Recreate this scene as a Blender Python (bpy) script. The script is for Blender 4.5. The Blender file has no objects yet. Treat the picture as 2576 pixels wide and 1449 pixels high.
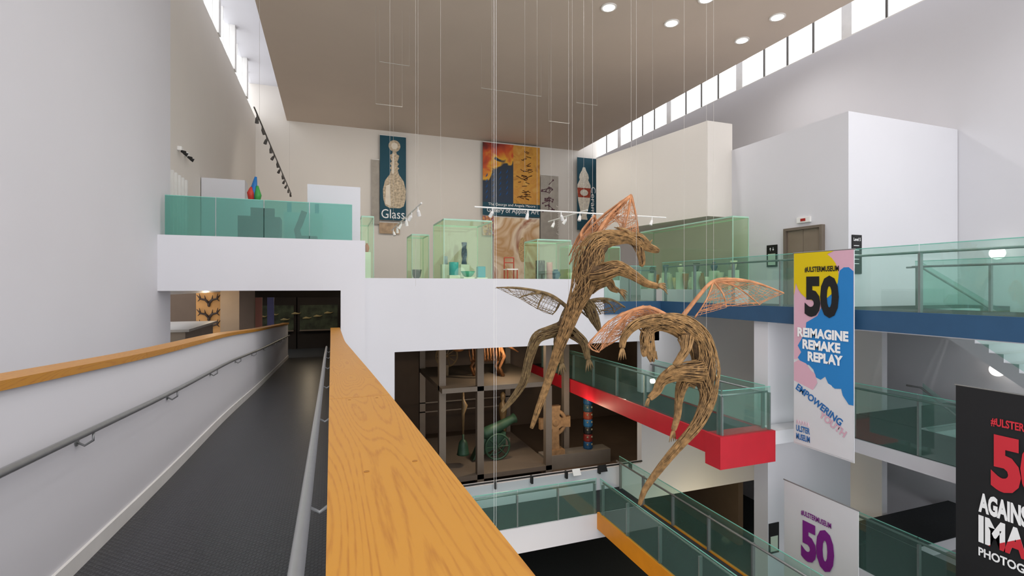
import bpy, bmesh, math, random
from mathutils import Vector, Matrix
random.seed(7)
S=bpy.context.scene
COL=S.collection
try:
    S.view_settings.view_transform='Standard'
except Exception: pass

# ------------------------------------------------------------------ materials
def lin(h):
    h=h.lstrip('#'); c=[int(h[i:i+2],16)/255 for i in (0,2,4)]
    return tuple([x/12.92 if x<=.04045 else ((x+.055)/1.055)**2.4 for x in c])+(1,)
MATS={}
def M(name,hexc,rough=.6,metal=0,var=.05,scale=3,bump=0,bscale=60,emit=0,stretch=(1,1,1),spec=.4):
    if name in MATS: return MATS[name]
    m=bpy.data.materials.new(name); m.use_nodes=True; n=m.node_tree.nodes; l=m.node_tree.links
    b=n['Principled BSDF']; c=lin(hexc)
    b.inputs['Roughness'].default_value=rough; b.inputs['Metallic'].default_value=metal
    b.inputs['Specular IOR Level'].default_value=spec
    tc=n.new('ShaderNodeTexCoord'); mp=n.new('ShaderNodeMapping'); mp.inputs['Scale'].default_value=stretch
    l.new(tc.outputs['Object'],mp.inputs['Vector'])
    nz=n.new('ShaderNodeTexNoise'); nz.inputs['Scale'].default_value=scale; nz.inputs['Detail'].default_value=4
    l.new(mp.outputs['Vector'],nz.inputs['Vector'])
    r=n.new('ShaderNodeValToRGB'); r.color_ramp.elements[0].position=.3; r.color_ramp.elements[1].position=.7
    r.color_ramp.elements[0].color=tuple([x*(1-var) for x in c[:3]])+(1,)
    r.color_ramp.elements[1].color=tuple([min(1,x*(1+var)) for x in c[:3]])+(1,)
    l.new(nz.outputs['Fac'],r.inputs['Fac']); l.new(r.outputs['Color'],b.inputs['Base Color'])
    if emit:
        l.new(r.outputs['Color'],b.inputs['Emission Color']); b.inputs['Emission Strength'].default_value=emit
    if bump:
        n2=n.new('ShaderNodeTexNoise'); n2.inputs['Scale'].default_value=bscale; l.new(mp.outputs['Vector'],n2.inputs['Vector'])
        bp=n.new('ShaderNodeBump'); bp.inputs['Strength'].default_value=bump; bp.inputs['Distance'].default_value=.01
        l.new(n2.outputs['Fac'],bp.inputs['Height']); l.new(bp.outputs['Normal'],b.inputs['Normal'])
    MATS[name]=m; return m
def glassmat(name,tint,body,fbody=.15,fgloss=.08,rough=.02):
    m=bpy.data.materials.new(name); m.use_nodes=True; n=m.node_tree.nodes; l=m.node_tree.links
    n.remove(n['Principled BSDF']); out=n['Material Output']
    t=n.new('ShaderNodeBsdfTransparent'); t.inputs['Color'].default_value=lin(tint)
    g=n.new('ShaderNodeBsdfGlossy'); g.inputs['Roughness'].default_value=rough; g.inputs['Color'].default_value=(.9,1,.97,1)
    d=n.new('ShaderNodeBsdfDiffuse'); d.inputs['Color'].default_value=lin(body)
    tl=n.new('ShaderNodeBsdfTranslucent'); tl.inputs['Color'].default_value=lin(body)
    md=n.new('ShaderNodeMixShader'); md.inputs[0].default_value=.5; l.new(d.outputs[0],md.inputs[1]); l.new(tl.outputs[0],md.inputs[2])
    m1=n.new('ShaderNodeMixShader'); m1.inputs[0].default_value=fbody; l.new(t.outputs[0],m1.inputs[1]); l.new(md.outputs[0],m1.inputs[2])
    m2=n.new('ShaderNodeMixShader'); m2.inputs[0].default_value=fgloss; l.new(m1.outputs[0],m2.inputs[1]); l.new(g.outputs[0],m2.inputs[2])
    l.new(m2.outputs[0],out.inputs['Surface']); MATS[name]=m; return m
def woodmat():
    m=bpy.data.materials.new('oak_varnished'); m.use_nodes=True; n=m.node_tree.nodes; l=m.node_tree.links; b=n['Principled BSDF']
    tc=n.new('ShaderNodeTexCoord'); mp=n.new('ShaderNodeMapping'); mp.inputs['Scale'].default_value=(9,.7,9)
    l.new(tc.outputs['Object'],mp.inputs['Vector'])
    nz=n.new('ShaderNodeTexNoise'); nz.inputs['Scale'].default_value=.8; nz.inputs['Detail'].default_value=1
    l.new(mp.outputs['Vector'],nz.inputs['Vector'])
    mul=n.new('ShaderNodeMath'); mul.operation='MULTIPLY'; mul.inputs[1].default_value=46; l.new(nz.outputs['Fac'],mul.inputs[0])
    fr=n.new('ShaderNodeMath'); fr.operation='PINGPONG'; fr.inputs[1].default_value=1; l.new(mul.outputs[0],fr.inputs[0])
    n2=n.new('ShaderNodeTexNoise'); n2.inputs['Scale'].default_value=1; n2.inputs['Detail'].default_value=6
    mp2=n.new('ShaderNodeMapping'); mp2.inputs['Scale'].default_value=(260,8,260); l.new(tc.outputs['Object'],mp2.inputs['Vector']); l.new(mp2.outputs['Vector'],n2.inputs['Vector'])
    mx=n.new('ShaderNodeMath'); mx.operation='MULTIPLY_ADD'; mx.inputs[1].default_value=.5; l.new(fr.outputs[0],mx.inputs[0]); 
    sc=n.new('ShaderNodeMath'); sc.operation='MULTIPLY'; sc.inputs[1].default_value=.6; l.new(n2.outputs['Fac'],sc.inputs[0]); l.new(sc.outputs[0],mx.inputs[2])
    r=n.new('ShaderNodeValToRGB'); r.color_ramp.elements[0].color=lin('#a4681a'); r.color_ramp.elements[1].color=lin('#b98028')
    r.color_ramp.elements[0].position=.2; r.color_ramp.elements[1].position=.5
    l.new(mx.outputs[0],r.inputs['Fac']); l.new(r.outputs['Color'],b.inputs['Base Color'])
    b.inputs['Roughness'].default_value=.45
    return m
def rubbermat():
    m=bpy.data.materials.new('studded_black_rubber'); m.use_nodes=True; n=m.node_tree.nodes; l=m.node_tree.links; b=n['Principled BSDF']
    b.inputs['Roughness'].default_value=.34
    tc=n.new('ShaderNodeTexCoord'); mp=n.new('ShaderNodeMapping'); mp.inputs['Scale'].default_value=(30,30,1); mp.inputs['Rotation'].default_value=(0,0,.785)
    l.new(tc.outputs['Object'],mp.inputs['Vector'])
    v=n.new('ShaderNodeTexVoronoi'); v.inputs['Scale'].default_value=1; v.inputs['Randomness'].default_value=0; v.voronoi_dimensions='2D'; l.new(mp.outputs['Vector'],v.inputs['Vector'])
    r=n.new('ShaderNodeValToRGB'); r.color_ramp.elements[0].position=.28; r.color_ramp.elements[1].position=.36
    r.color_ramp.elements[0].color=(1,1,1,1); r.color_ramp.elements[1].color=(0,0,0,1)
    l.new(v.outputs['Distance'],r.inputs['Fac'])
    c=n.new('ShaderNodeValToRGB'); c.color_ramp.elements[0].color=lin('#232428'); c.color_ramp.elements[1].color=lin('#3a3c41'); l.new(r.outputs['Color'],c.inputs['Fac']); l.new(c.outputs['Color'],b.inputs['Base Color'])
    bp=n.new('ShaderNodeBump'); bp.inputs['Strength'].default_value=1; bp.inputs['Distance'].default_value=.004
    l.new(r.outputs['Color'],bp.inputs['Height']); l.new(bp.outputs['Normal'],b.inputs['Normal'])
    return m
WHITE=M('white_plaster','#d6d5d9',.75,var=.012,scale=.6,bump=.04,bscale=20)
WARM=M('cream_plaster','#e0dad2',.75,var=.012,scale=.6,bump=.04,bscale=20)
CEILM=M('beige_ceiling_board','#d0c0b0',.8,var=.02,scale=.5)
OAK=woodmat(); RUB=rubbermat()
STEEL=M('brushed_steel','#8f9090',.35,.6,var=.05,scale=20)
STEELL=M('satin_grey_rail','#b0b2b1',.35,.5,var=.03,scale=20)
DOORM=M('lift_door_steel','#8a7b6c',.4,.2,var=.05,scale=3)
DKSTEEL=M('dark_steel','#57534f',.5,.5)
TOWERM=M('taupe_steel_frame','#75695d',.55,.1)
BLACK=M('black_powder_coat','#141414',.5)
CARPET=M('charcoal_carpet','#2b2e30',.9,var=.15,scale=30)
BLUE=M('blue_fascia_paint','#2b4f70',.5)
RED=M('red_fascia_paint','#bf1f2e',.45)
ORANGE=M('orange_fascia_paint','#dc8c1c',.45)
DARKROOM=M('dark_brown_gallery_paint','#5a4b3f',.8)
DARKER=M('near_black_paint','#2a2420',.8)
GLASS=glassmat('green_tinted_glass','#edf9f5','#a8dccd',.07,.05)
FROST=glassmat('frosted_teal_glass','#b0ded5','#97cfc4',.2,.04,.3)
CASEG=glassmat('display_case_glass','#f5fbf1','#dcecd0',.03,.03)
GEDGE=M('glass_edge','#78bcab',.3)
WPANE=glassmat('window_pane_glass','#ffffff','#ffffff',.02,.02)
PW=M('white_metal','#e8e6e2',.4)
WIREM=M('fine_steel_wire','#b8b2aa',.5)
WILLOW=M('brown_willow_twigs','#8f6e45',.7,var=.5,scale=14,bump=.3)
WILLOWD=M('dark_willow_core','#513c25',.85,var=.5,scale=22,bump=.8,bscale=70)
WILLOWK=M('grey_brown_willow_twigs','#75603f',.7,var=.45,scale=14)
ORW=M('orange_willow_twigs','#b47d55',.7,var=.3,scale=9)
LAMP=M('lamp_glow','#fff6ea',.5,emit=6,var=0)

# ------------------------------------------------------------------ mesh builder
ORG={}
def setm(o,label=None,cat=None,group=None,kind=None):
    if label: o['label']=label
    if cat: o['category']=cat
    if group: o['group']=group
    if kind: o['kind']=kind
class MB:
    def __init__(s): s.v=[]; s.f=[]
    def hexa(s,p):
        b=len(s.v); s.v+= [Vector(q) for q in p]
        for q in ((0,3,2,1),(4,5,6,7),(0,1,5,4),(1,2,6,5),(2,3,7,6),(3,0,4,7)): s.f.append(tuple(b+i for i in q))
        return s
    def box(s,x0,y0,z0,x1,y1,z1):
        x0,x1=sorted((x0,x1)); y0,y1=sorted((y0,y1)); z0,z1=sorted((z0,z1))
        return s.hexa([(x0,y0,z0),(x1,y0,z0),(x1,y1,z0),(x0,y1,z0),(x0,y0,z1),(x1,y0,z1),(x1,y1,z1),(x0,y1,z1)])
    def vpanel(s,p0,p1,r0,r1,th=.02):
        a=Vector((p0[0],p0[1],0)); b=Vector((p1[0],p1[1],0)); d=(b-a).normalized(); n=Vector((-d.y,d.x,0))*th/2
        q=[]
        for k in (0,1):
            q+=[(a.x-n.x,a.y-n.y,r0[k]),(b.x-n.x,b.y-n.y,r1[k]),(b.x+n.x,b.y+n.y,r1[k]),(a.x+n.x,a.y+n.y,r0[k])]
        return s.hexa(q)
    def tube(s,pts,r,seg=8,cap=True):
        pts=[Vector(p) for p in pts]; n=len(pts)
        rs=r if isinstance(r,(list,tuple)) else [r]*n
        t=(pts[1]-pts[0]).normalized(); up=Vector((0,0,1)) if abs(t.z)<.9 else Vector((1,0,0))
        u=t.cross(up).normalized(); b=len(s.v)
        for i in range(n):
            if i==0: t=pts[1]-pts[0]
            elif i==n-1: t=pts[-1]-pts[-2]
            else: t=pts[i+1]-pts[i-1]
            if t.length<1e-9: t=Vector((0,0,1))
            t.normalize(); u=(u-t*u.dot(t))
            if u.length<1e-6: u=t.orthogonal()
            u.normalize(); w=t.cross(u)
            for k in range(seg):
                a=2*math.pi*k/seg; s.v.append(pts[i]+(u*math.cos(a)+w*math.sin(a))*rs[i])
        for i in range(n-1):
            for k in range(seg):
                k2=(k+1)%seg; s.f.append((b+i*seg+k,b+i*seg+k2,b+(i+1)*seg+k2,b+(i+1)*seg+k))
        if cap:
            s.f.append(tuple(b+k for k in reversed(range(seg)))); s.f.append(tuple(b+(n-1)*seg+k for k in range(seg)))
        return s
    def lathe(s,c,prof,seg=24):
        c=Vector(c); b=len(s.v); n=len(prof)
        for r,z in prof:
            for k in range(seg):
                a=2*math.pi*k/seg; s.v.append(c+Vector((r*math.cos(a),r*math.sin(a),z)))
        for i in range(n-1):
            for k in range(seg):
                k2=(k+1)%seg; s.f.append((b+i*seg+k,b+i*seg+k2,b+(i+1)*seg+k2,b+(i+1)*seg+k))
        s.f.append(tuple(b+k for k in reversed(range(seg)))); s.f.append(tuple(b+(n-1)*seg+k for k in range(seg)))
        return s
    def ball(s,c,r,seg=16):
        if not isinstance(r,(tuple,list)): r=(r,r,r)
        b=len(s.v); c=Vector(c); R=seg//2
        for i in range(R+1):
            th=math.pi*min(max(i/R,.02),.98)
            for k in range(seg):
                a=2*math.pi*k/seg; s.v.append(c+Vector((r[0]*math.sin(th)*math.cos(a),r[1]*math.sin(th)*math.sin(a),-r[2]*math.cos(th))))
        for i in range(R):
            for k in range(seg):
                k2=(k+1)%seg; s.f.append((b+i*seg+k,b+i*seg+k2,b+(i+1)*seg+k2,b+(i+1)*seg+k))
        s.f.append(tuple(b+k for k in reversed(range(seg)))); s.f.append(tuple(b+R*seg+k for k in range(seg)))
        return s
    def prism(s,poly,ext):
        b=len(s.v); n=len(poly); e=Vector(ext)
        s.v+=[Vector(p) for p in poly]+[Vector(p)+e for p in poly]
        s.f.append(tuple(range(b,b+n))); s.f.append(tuple(b+n+i for i in reversed(range(n))))
        for i in range(n): j=(i+1)%n; s.f.append((b+i,b+n+i,b+n+j,b+j))
        return s
    def sweep(s,secs):
        b=len(s.v)
        for Y,x0,x1,z0,z1 in secs: s.v+=[Vector((x0,Y,z0)),Vector((x1,Y,z0)),Vector((x1,Y,z1)),Vector((x0,Y,z1))]
        for i in range(len(secs)-1):
            for k in range(4):
                k2=(k+1)%4; s.f.append((b+i*4+k,b+i*4+k2,b+(i+1)*4+k2,b+(i+1)*4+k))
        e=b+4*(len(secs)-1); s.f.append((b+3,b+2,b+1,b)); s.f.append((e,e+1,e+2,e+3)); return s
    def make(s,name,mat,parent=None,label=None,cat=None,group=None,kind=None,smooth=False,bevel=0,base=None):
        if base is None:
            xs=[v.x for v in s.v]; ys=[v.y for v in s.v]; zs=[v.z for v in s.v]
            base=Vector(((min(xs)+max(xs))/2,(min(ys)+max(ys))/2,min(zs)))
        me=bpy.data.meshes.new(name); me.from_pydata([v-base for v in s.v],[],s.f)
        bm=bmesh.new(); bm.from_mesh(me)
        bmesh.ops.recalc_face_normals(bm,faces=bm.faces)
        if bevel: bmesh.ops.bevel(bm,geom=list(bm.edges),offset=bevel,segments=2,affect='EDGES',profile=.6)
        bm.to_mesh(me); bm.free()
        if smooth:
            for p in me.polygons: p.use_smooth=True
        me.materials.append(mat)
        o=bpy.data.objects.new(name,me); COL.objects.link(o)
        if parent: o.parent=parent; o.location=base-ORG[parent.name]
        else: o.location=base
        ORG[o.name]=base.copy(); setm(o,label,cat,group,kind); return o
def thing(name,loc,label,cat,group=None):
    o=bpy.data.objects.new(name,None); o.empty_display_size=.1; COL.objects.link(o); o.location=loc; ORG[o.name]=Vector(loc); setm(o,label,cat,group); return o
def B(name,a,mat,**k): return MB().box(*a).make(name,mat,**k)
def ST(name,a,mat,**k): return MB().box(*a).make(name,mat,kind='structure',**k)
def text(body,org,right,up,w,h,mat,parent,bold=.02,name='lettering',rot=0,cut=None):
    tc=bpy.data.curves.new('t','FONT'); tc.body=body; tc.offset=bold; tc.resolution_u=3
    ob=bpy.data.objects.new('t',tc); COL.objects.link(ob); bpy.context.view_layer.update()
    dg=bpy.context.evaluated_depsgraph_get(); me=bpy.data.meshes.new_from_object(ob.evaluated_get(dg)); bpy.data.objects.remove(ob)
    xs=[v.co.x for v in me.vertices]; ys=[v.co.y for v in me.vertices]
    x0,x1,y0,y1=min(xs),max(xs),min(ys),max(ys); sx=w/(x1-x0); sy=h/(y1-y0)
    if cut:
        bm=bmesh.new(); bm.from_mesh(me)
        bmesh.ops.bisect_plane(bm,geom=list(bm.verts)+list(bm.edges)+list(bm.faces),plane_co=(x0+cut[0]*(x1-x0),y0+cut[1]*(y1-y0),0),plane_no=(cut[2],cut[3],0),clear_outer=True)
        bm.to_mesh(me); bm.free()
    R=Vector(right).normalized(); U=Vector(up).normalized(); N=R.cross(U)
    if rot: R,U=R*math.cos(rot)+U*math.sin(rot),U*math.cos(rot)-R*math.sin(rot)
    base=Vector(org)+N*(.006 if cut else .004)
    for v in me.vertices: v.co=R*((v.co.x-x0)*sx)+U*((v.co.y-y0)*sy)
    me.materials.clear(); me.materials.append(mat); me.name=name
    o=bpy.data.objects.new(name,me); COL.objects.link(o); o.parent=parent; o.location=base-ORG[parent.name]; ORG[o.name]=base; return o

# ------------------------------------------------------------------ camera (eye level z=0)
cam=bpy.data.cameras.new('camera'); cam.sensor_width=36; cam.lens=17.51; cam.clip_start=.03; cam.clip_end=200
co=bpy.data.objects.new('camera',cam); COL.objects.link(co); co.rotation_euler=(math.pi/2,0,math.radians(-20)); cam.shift_y=-.0018
S.camera=co
w=bpy.data.worlds.new('overcast_sky'); S.world=w; w.use_nodes=True
w.node_tree.nodes['Background'].inputs[0].default_value=(.96,.97,1,1); w.node_tree.nodes['Background'].inputs[1].default_value=2.4

# ------------------------------------------------------------------ shell
ZC=8.6; YB=28.3; XR=16; XL=-3.6
ST('ceiling',(-2.14,-1,ZC,14.8,YB,ZC+.25),CEILM)
ST('wall_back',(XL-.3,YB,-9,XR+.3,YB+.3,10.4),WARM)
ST('wall_left',(-3.6,-3,-9,-3.4,13.2,10.4),WHITE)
ST('wall_far_left',(-3.9,13.2,-.2,XL,YB,8.57),WARM)
ST('wall_right',(XR,-3,-9,XR+.3,YB,8.19),WHITE)
ST('floor',(-3.6,-3,-8.9,XR,YB,-8.6),CARPET)
ST('trim_1',(XL-.3,12.9,10.3,-2.14,YB,10.5),WHITE); ST('trim_2',(14.8,-1,10.3,XR+.3,YB,10.5),WHITE)
ST('trim_3',(-2.2,-1,ZC+.25,-2.1,YB,10.3),WHITE); ST('trim_4',(14.76,-1,ZC+.25,14.86,YB,10.3),WHITE)
def window_row(n0,x,z0,z1,ys,mat):
    i=n0
    for a,b in ys:
        fr=MB(); k=round((b-a-.35)/1.13); a2=a+.35
        fr.box(x,a,z0,x+.25,a2,z1)
        fr.box(x,a2,z0,x+.1,b,z0+.04)
        pane=(b-a2)/max(k,1)
        wd=fr.make('window_%d'%i,PW,kind='structure')
        for j in range(1,k): MB().box(x+.02,a2+j*pane-.025,z0,x+.08,a2+j*pane+.025,z1).make('mullion',mat,parent=wd)
        MB().box(x+.05,a2,z0+.04,x+.06,b,z1).make('glass_pane',WPANE,parent=wd)
        i+=1
    return i
n=window_row(1,XR,8.19,10.3,[(2.3+4.6*k,2.3+4.6*(k+1)) for k in range(5)]+[(25.3,28.3)],DKSTEEL)
n=window_row(n,XL-.2,8.57,10.3,[(13.2+3.0*k,13.2+3*(k+1)) for k in range(5)],PW)
ZL=1.08
fw=MB(); fw.box(-3.4,12.3,-.1,.77,12.75,ZL).box(.22,12.3,-8.6,.77,12.75,-.1).box(-3.4,12.3,-8.6,.22,12.75,-3.1)
fw.make('wall_front',WHITE,kind='structure')
ST('trim_5',(.77,12.7,-1.65,7.47,12.95,.2),WHITE)
ST('trim_6',(7.47,12.72,-1.65,9.4,12.95,-.82),WHITE)
ST('trim_7',(.77,12.7,-6.5,1.5,12.95,-1.65),WHITE)
ST('trim_8',(8.77,12.72,-6.4,13.6,12.95,-.82),WHITE)
ST('trim_9',(1.5,12.7,-6.5,8.77,12.95,-5.3),WHITE)
ST('wall_inner',(13.5,8.9,-8.6,13.7,12.7,-.82),WHITE)
B('upper_gallery_floor',(.77,12.95,-.82,XR-.02,YB-.02,-.5),M('grey_floor','#8d8a84',.5),label='grey floor slab of the upper gallery',cat='floor')
B('landing_floor',(-3.58,12.76,-.1,.75,YB-.02,.6),WHITE,label='raised white landing floor slab above the ramp doorway',cat='floor')

# ------------------------------------------------------------------ ramp
def interp(T,y):
    if y<=T[0][0]: a,b=T[0],T[1]
    elif y>=T[-1][0]: return T[-1][1]
    else:
        for a,b in zip(T,T[1:]):
            if a[0]<=y<=b[0]: break
    return a[1]+(b[1]-a[1])*(y-a[0])/(b[0]-a[0])
FL=[(0,-1.6),(5.7,-1.94),(8.7,-2.06),(12.3,-2.3),(21,-2.78)]
RL=[(0,-.28),(5.5,-.60),(7.5,-.68),(9,-.74),(12.3,-.95),(21,-1.42)]
RR=[(0,-.27),(2,-.40),(5,-.62),(8,-.84),(12.3,-.97)]
def ys(a,b,s=.5):
    n=max(2,int((b-a)/s)); return [a+(b-a)*i/n for i in range(n+1)]
def sm(T,y): return (interp(T,y-.6)+interp(T,y)+interp(T,y+.6))/3
ramp=thing('ramp',(-.8,5,-2.2),'long sloping pedestrian ramp with studded black rubber floor between white parapets','ramp')
MB().sweep([(y,-1.55,.19,sm(FL,y)-.3,sm(FL,y)) for y in ys(-2,21)]).make('walkway',RUB,parent=ramp)
MB().sweep([(y,-1.74,-1.55,sm(FL,y)-.35,sm(RL,y)-.05) for y in ys(-2,21)]).make('parapet',WHITE,parent=ramp)
MB().sweep([(y,.005,.185,sm(FL,y)+.001,sm(RR,y)-.05) for y in ys(-2,12.28)]).make('parapet',WHITE,parent=ramp)
MB().sweep([(y,-1.55,-1.53,sm(FL,y)+.001,sm(FL,y)+.11) for y in ys(-2,21)]).make('skirting',PW,parent=ramp)
cuts=[-2,1.83,4.4,7.0,9.6,12.28]
for a,b in zip(cuts,cuts[1:]):
    MB().sweep([(y,-.005,.2,sm(RR,y)-.05,sm(RR,y)) for y in ys(a+.002,b-.002,.4)]).make('wooden_capping',OAK,parent=ramp)
cuts=[-2,2.6,5.2,7.9,10.6,13.3,16,18.6,21]
for a,b in zip(cuts,cuts[1:]):
    MB().sweep([(y,-1.75,-1.515,sm(RL,y)-.05,sm(RL,y)) for y in ys(a+.002,b-.002,.4)]).make('wooden_capping',OAK,parent=ramp)
for (x,y) in ((.06,.92),(.15,.95),(.06,1.78),(.15,1.78)):
    MB().tube([(x,y,sm(RR,y)-.002),(x,y,sm(RR,y)+.0008)],.005,12).make('screw_plug',M('oak_plug','#94601c',.5),parent=ramp)
def handrail(x,wallx,y0,y1,mat,dz=.9,r=.022,first=0):
    h=thing('handrail',(x,y0,interp(FL,y0)),'round metal handrail on brackets along the ramp parapet','handrail')
    pts=[(x,y,sm(FL,y)+dz) for y in ys(y0,y1,.4)]
    MB().tube(pts,r,10).make('rail',mat,parent=h,smooth=True)
    y=first
    while y<y1:
        z=sm(FL,y)+dz
        MB().tube([(x,y,z-r),(x,y,z-.07),(x+(wallx-x)*.5,y,z-.10),(wallx,y,z-.07)],.008,8).make('bracket',mat,parent=h,smooth=True)
        MB().tube([(wallx,y,z-.07),(wallx+(x-wallx)*.08,y,z-.07)],.03,14).make('bracket_plate',mat,parent=h)
        y+=1.9
handrail(-1.46,-1.552,-1,20.5,STEEL,.9,.022,.2)
handrail(-.09,.004,-1,12.2,STEELL,.9,.022,.3)

# room beyond ramp
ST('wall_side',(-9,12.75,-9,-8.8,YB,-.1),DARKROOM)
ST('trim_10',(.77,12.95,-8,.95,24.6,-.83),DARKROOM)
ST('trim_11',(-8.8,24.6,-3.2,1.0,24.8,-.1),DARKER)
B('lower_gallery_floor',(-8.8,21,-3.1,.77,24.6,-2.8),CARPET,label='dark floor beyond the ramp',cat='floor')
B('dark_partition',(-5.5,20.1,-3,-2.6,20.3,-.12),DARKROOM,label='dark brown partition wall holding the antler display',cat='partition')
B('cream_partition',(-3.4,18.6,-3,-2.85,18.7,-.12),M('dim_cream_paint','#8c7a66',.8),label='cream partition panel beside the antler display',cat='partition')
al=thing('antler_display',(-3.97,20,-1.6),'warm glowing wall panel with mounted brown antlers','display')
MB().box(-4.4,20.03,-1.75,-3.6,20.08,-.2).make('backboard',M('glowing_parchment','#a87a46',.7,emit=.12,var=.15),parent=al)  # slight emission in the board stands in for its display lighting
ANT=M('antler_bone','#34241a',.6,var=.3)
for k,zc in enumerate((-.5,-1.0,-1.4)):
    m=MB()
    for sx in (-1,1):
        p=[(-4.0,19.98,zc-.1),(-4.0+sx*.1,19.96,zc+.02),(-4.0+sx*.25,19.94,zc+.06),(-4.0+sx*.36,19.92,zc+.2)]
        m.tube(p,[.05,.045,.035,.01],6); m.tube([p[1],(-4+sx*.12,19.93,zc+.18)],[.03,.008],6); m.tube([p[2],(-4+sx*.28,19.93,zc+.24)],[.03,.008],6)
        m.tube([p[2],(-4+sx*.33,19.93,zc-.03)],[.03,.008],6)
    m.ball((-4,19.97,zc-.14),(.05,.04,.09)).make('antler_pair',ANT,parent=al,smooth=True)
ct=thing('counter',(-4.3,14.5,-2.8),'long low dark display counter with pale edge','counter')
MB().box(-5.6,14.0,-2.8,-3.3,17,-1.1).make('counter_body',DARKROOM,parent=ct); MB().box(-5.7,13.9,-1.1,-3.2,17.1,-1.04).make('counter_top',M('grey_laminate','#6a635c',.5),parent=ct)
GREEND=M('glowing_green_interior','#343a2a',.7,emit=.06,var=.7,scale=3)  # faint emission in the colour replaces a light inside the case
for i,(xa,xb) in enumerate(((-3.2,-1.45),(-1.4,.4))):
    cs=thing('natural_history_case',((xa+xb)/2,24,-2.8),'dark wall display case with faintly glowing interior','display case')
    MB().box(xa,24.2,-2.8,xb,24.55,-.5).make('case_body',DARKER,parent=cs)
    MB().box(xa+.1,24.17,-1.95,xb-.1,24.2,-.85).make('case_interior',GREEND,parent=cs)
    MB().box(xa+.1,24.0,-2.0,xb-.1,24.2,-1.95).make('case_shelf',TOWERM,parent=cs)
for i in range(7):
    x=-2.8+i*.45; z=-1.2-.45*random.random()
    MB().tube([(x-.18,24.1,z),(x-.05,24.1,z+.03),(x+.1,24.1,z+.01),(x+.2,24.1,z+.05)],[.02,.06,.03,.01],6).make('stuffed_fish',M('fish_brown','#a8986a',.6),label='small mounted fish in the dark case',cat='fish',group='mounted fish in the case',smooth=True)
for x,hx in ((-2.5,'#5a2c1c'),(-2.12,'#26264c')):
    B('exhibition_panel',(x,19.6,-2.8,x+.22,19.66,-.4),M('panel'+hx,hx,.6),label='tall narrow dark coloured exhibition panel',cat='panel')
def lamp(kind,loc,e,size=.3,col=(1,.8,.55),rot=None,ang=None):  # bare light sources, mostly added fill without any fixture
    L=bpy.data.lights.new('fill_lamp',kind); L.energy=e; L.color=col
    if kind=='AREA': L.size=size
    else: L.shadow_soft_size=size
    if ang: L.spot_size=math.radians(ang); L.spot_blend=.9
    o=bpy.data.objects.new('fill_lamp',L); COL.objects.link(o); o.location=loc
    if rot: o.rotation_euler=rot
    return o
lamp('POINT',(-3.4,17.6,-.35),20,.05); lamp('POINT',(-.8,22,-.5),24,.05)  # added points without fixtures, brighten the room beyond the ramp

# ------------------------------------------------------------------ balustrades
def bal(p0,p1,z0,z1,h,npan,inward,label,glass=GLASS,posts=True,rail=True,low=.0,name='glass_balustrade'):
    p0=Vector((p0[0],p0[1],0)); p1=Vector((p1[0],p1[1],0)); iw=Vector((inward[0],inward[1],0))
    mid=(p0+p1)/2
    t=thing(name,(mid.x,mid.y,(z0+z1)/2),label,'balustrade')
    d=(p1-p0)
    for i in range(npan):
        fa=i/npan; fb=(i+1)/npan; g=.008/d.length
        a=p0+d*(fa+g); b=p0+d*(fb-g); za=z0+(z1-z0)*fa; zb=z0+(z1-z0)*fb
        MB().vpanel(a,b,(za-low,za+h),(zb-low,zb+h),.014).make('glass_panel',glass,parent=t)
        MB().vpanel(a,b,(za+h,za+h+.014),(zb+h,zb+h+.014),.016).make('glass_edge',GEDGE,parent=t)
    if posts:
        for i in range(npan+1):
            f=i/npan; q=p0+d*min(max(f,.01),.99)+iw*.03; z=z0+(z1-z0)*f
            MB().box(q.x-.02-abs(iw.x)*.015,q.y-.02-abs(iw.y)*.015,z,q.x+.02+abs(iw.x)*.015,q.y+.02+abs(iw.y)*.015,z+h-.13).make('post',STEEL,parent=t)
    if rail:
        a=p0+iw*.09; b=p1+iw*.09
        MB().tube([(a.x,a.y,z0+h-.12),(b.x,b.y,z1+h-.12)],.024,10).make('handrail',STEEL,parent=t,smooth=True)
    return t
bal((-3.3,12.4),(.485,12.4),ZL,ZL,.84,4,(0,1),'frosted teal glass balustrade on the white balcony ledge',glass=FROST,posts=False,rail=False)
bal((7.5,12.8),(9.35,12.8),-.5,-.5,1.1,2,(0,1),'green glass balustrade at the edge of the upper gallery')
bal((-5.4,13.7),(-3.1,13.7),-2.9,-2.9,1.55,2,(0,1),'glass balustrade in front of the dark display counter',posts=False,rail=False)
br=thing('upper_walkway',(12,6,-.82),'upper walkway deck with blue painted fascia','walkway')
XE=15.97
MB().box(9.44,-1,-.8,12.4,8.5,-.5).make('deck',CARPET,parent=br); MB().box(12.4,7.45,-.8,XE,8.5,-.5).make('deck',CARPET,parent=br); MB().box(9.44,8.5,-.8,11.78,12.7,-.5).make('deck',CARPET,parent=br)
MB().box(9.38,-1,-.82,9.44,12.7,-.45).make('fascia',BLUE,parent=br); MB().box(7.47,12.62,-.82,9.38,12.7,-.45).make('fascia',BLUE,parent=br)
MB().box(9.44,-1,-.84,12.4,8.5,-.8).make('soffit',WHITE,parent=br)
bal((9.42,12.6),(9.42,0),-.45,-.45,1.15,9,(1,0),'long green glass balustrade along the blue edged walkway')
bal((12.3,7.4),(12.3,0.5),-.5,-.5,1.05,5,(-1,0),'inner green glass balustrade beside the upper stairwell')
ST('wall_lift',(11.8,8.56,-.5,15.98,12.3,4.25),WHITE)
MB().prism([(10.86,12.3,2.15),(11.82,12.3,2.15),(11.82,17.55,2.15),(9.97,17.55,2.15)],(0,0,2.93)).make('wall_bulkhead',WARM,kind='structure')
ST('wall_pier',(9.5,8.8,-8.6,12.2,9.2,-.82),WHITE)
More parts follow.
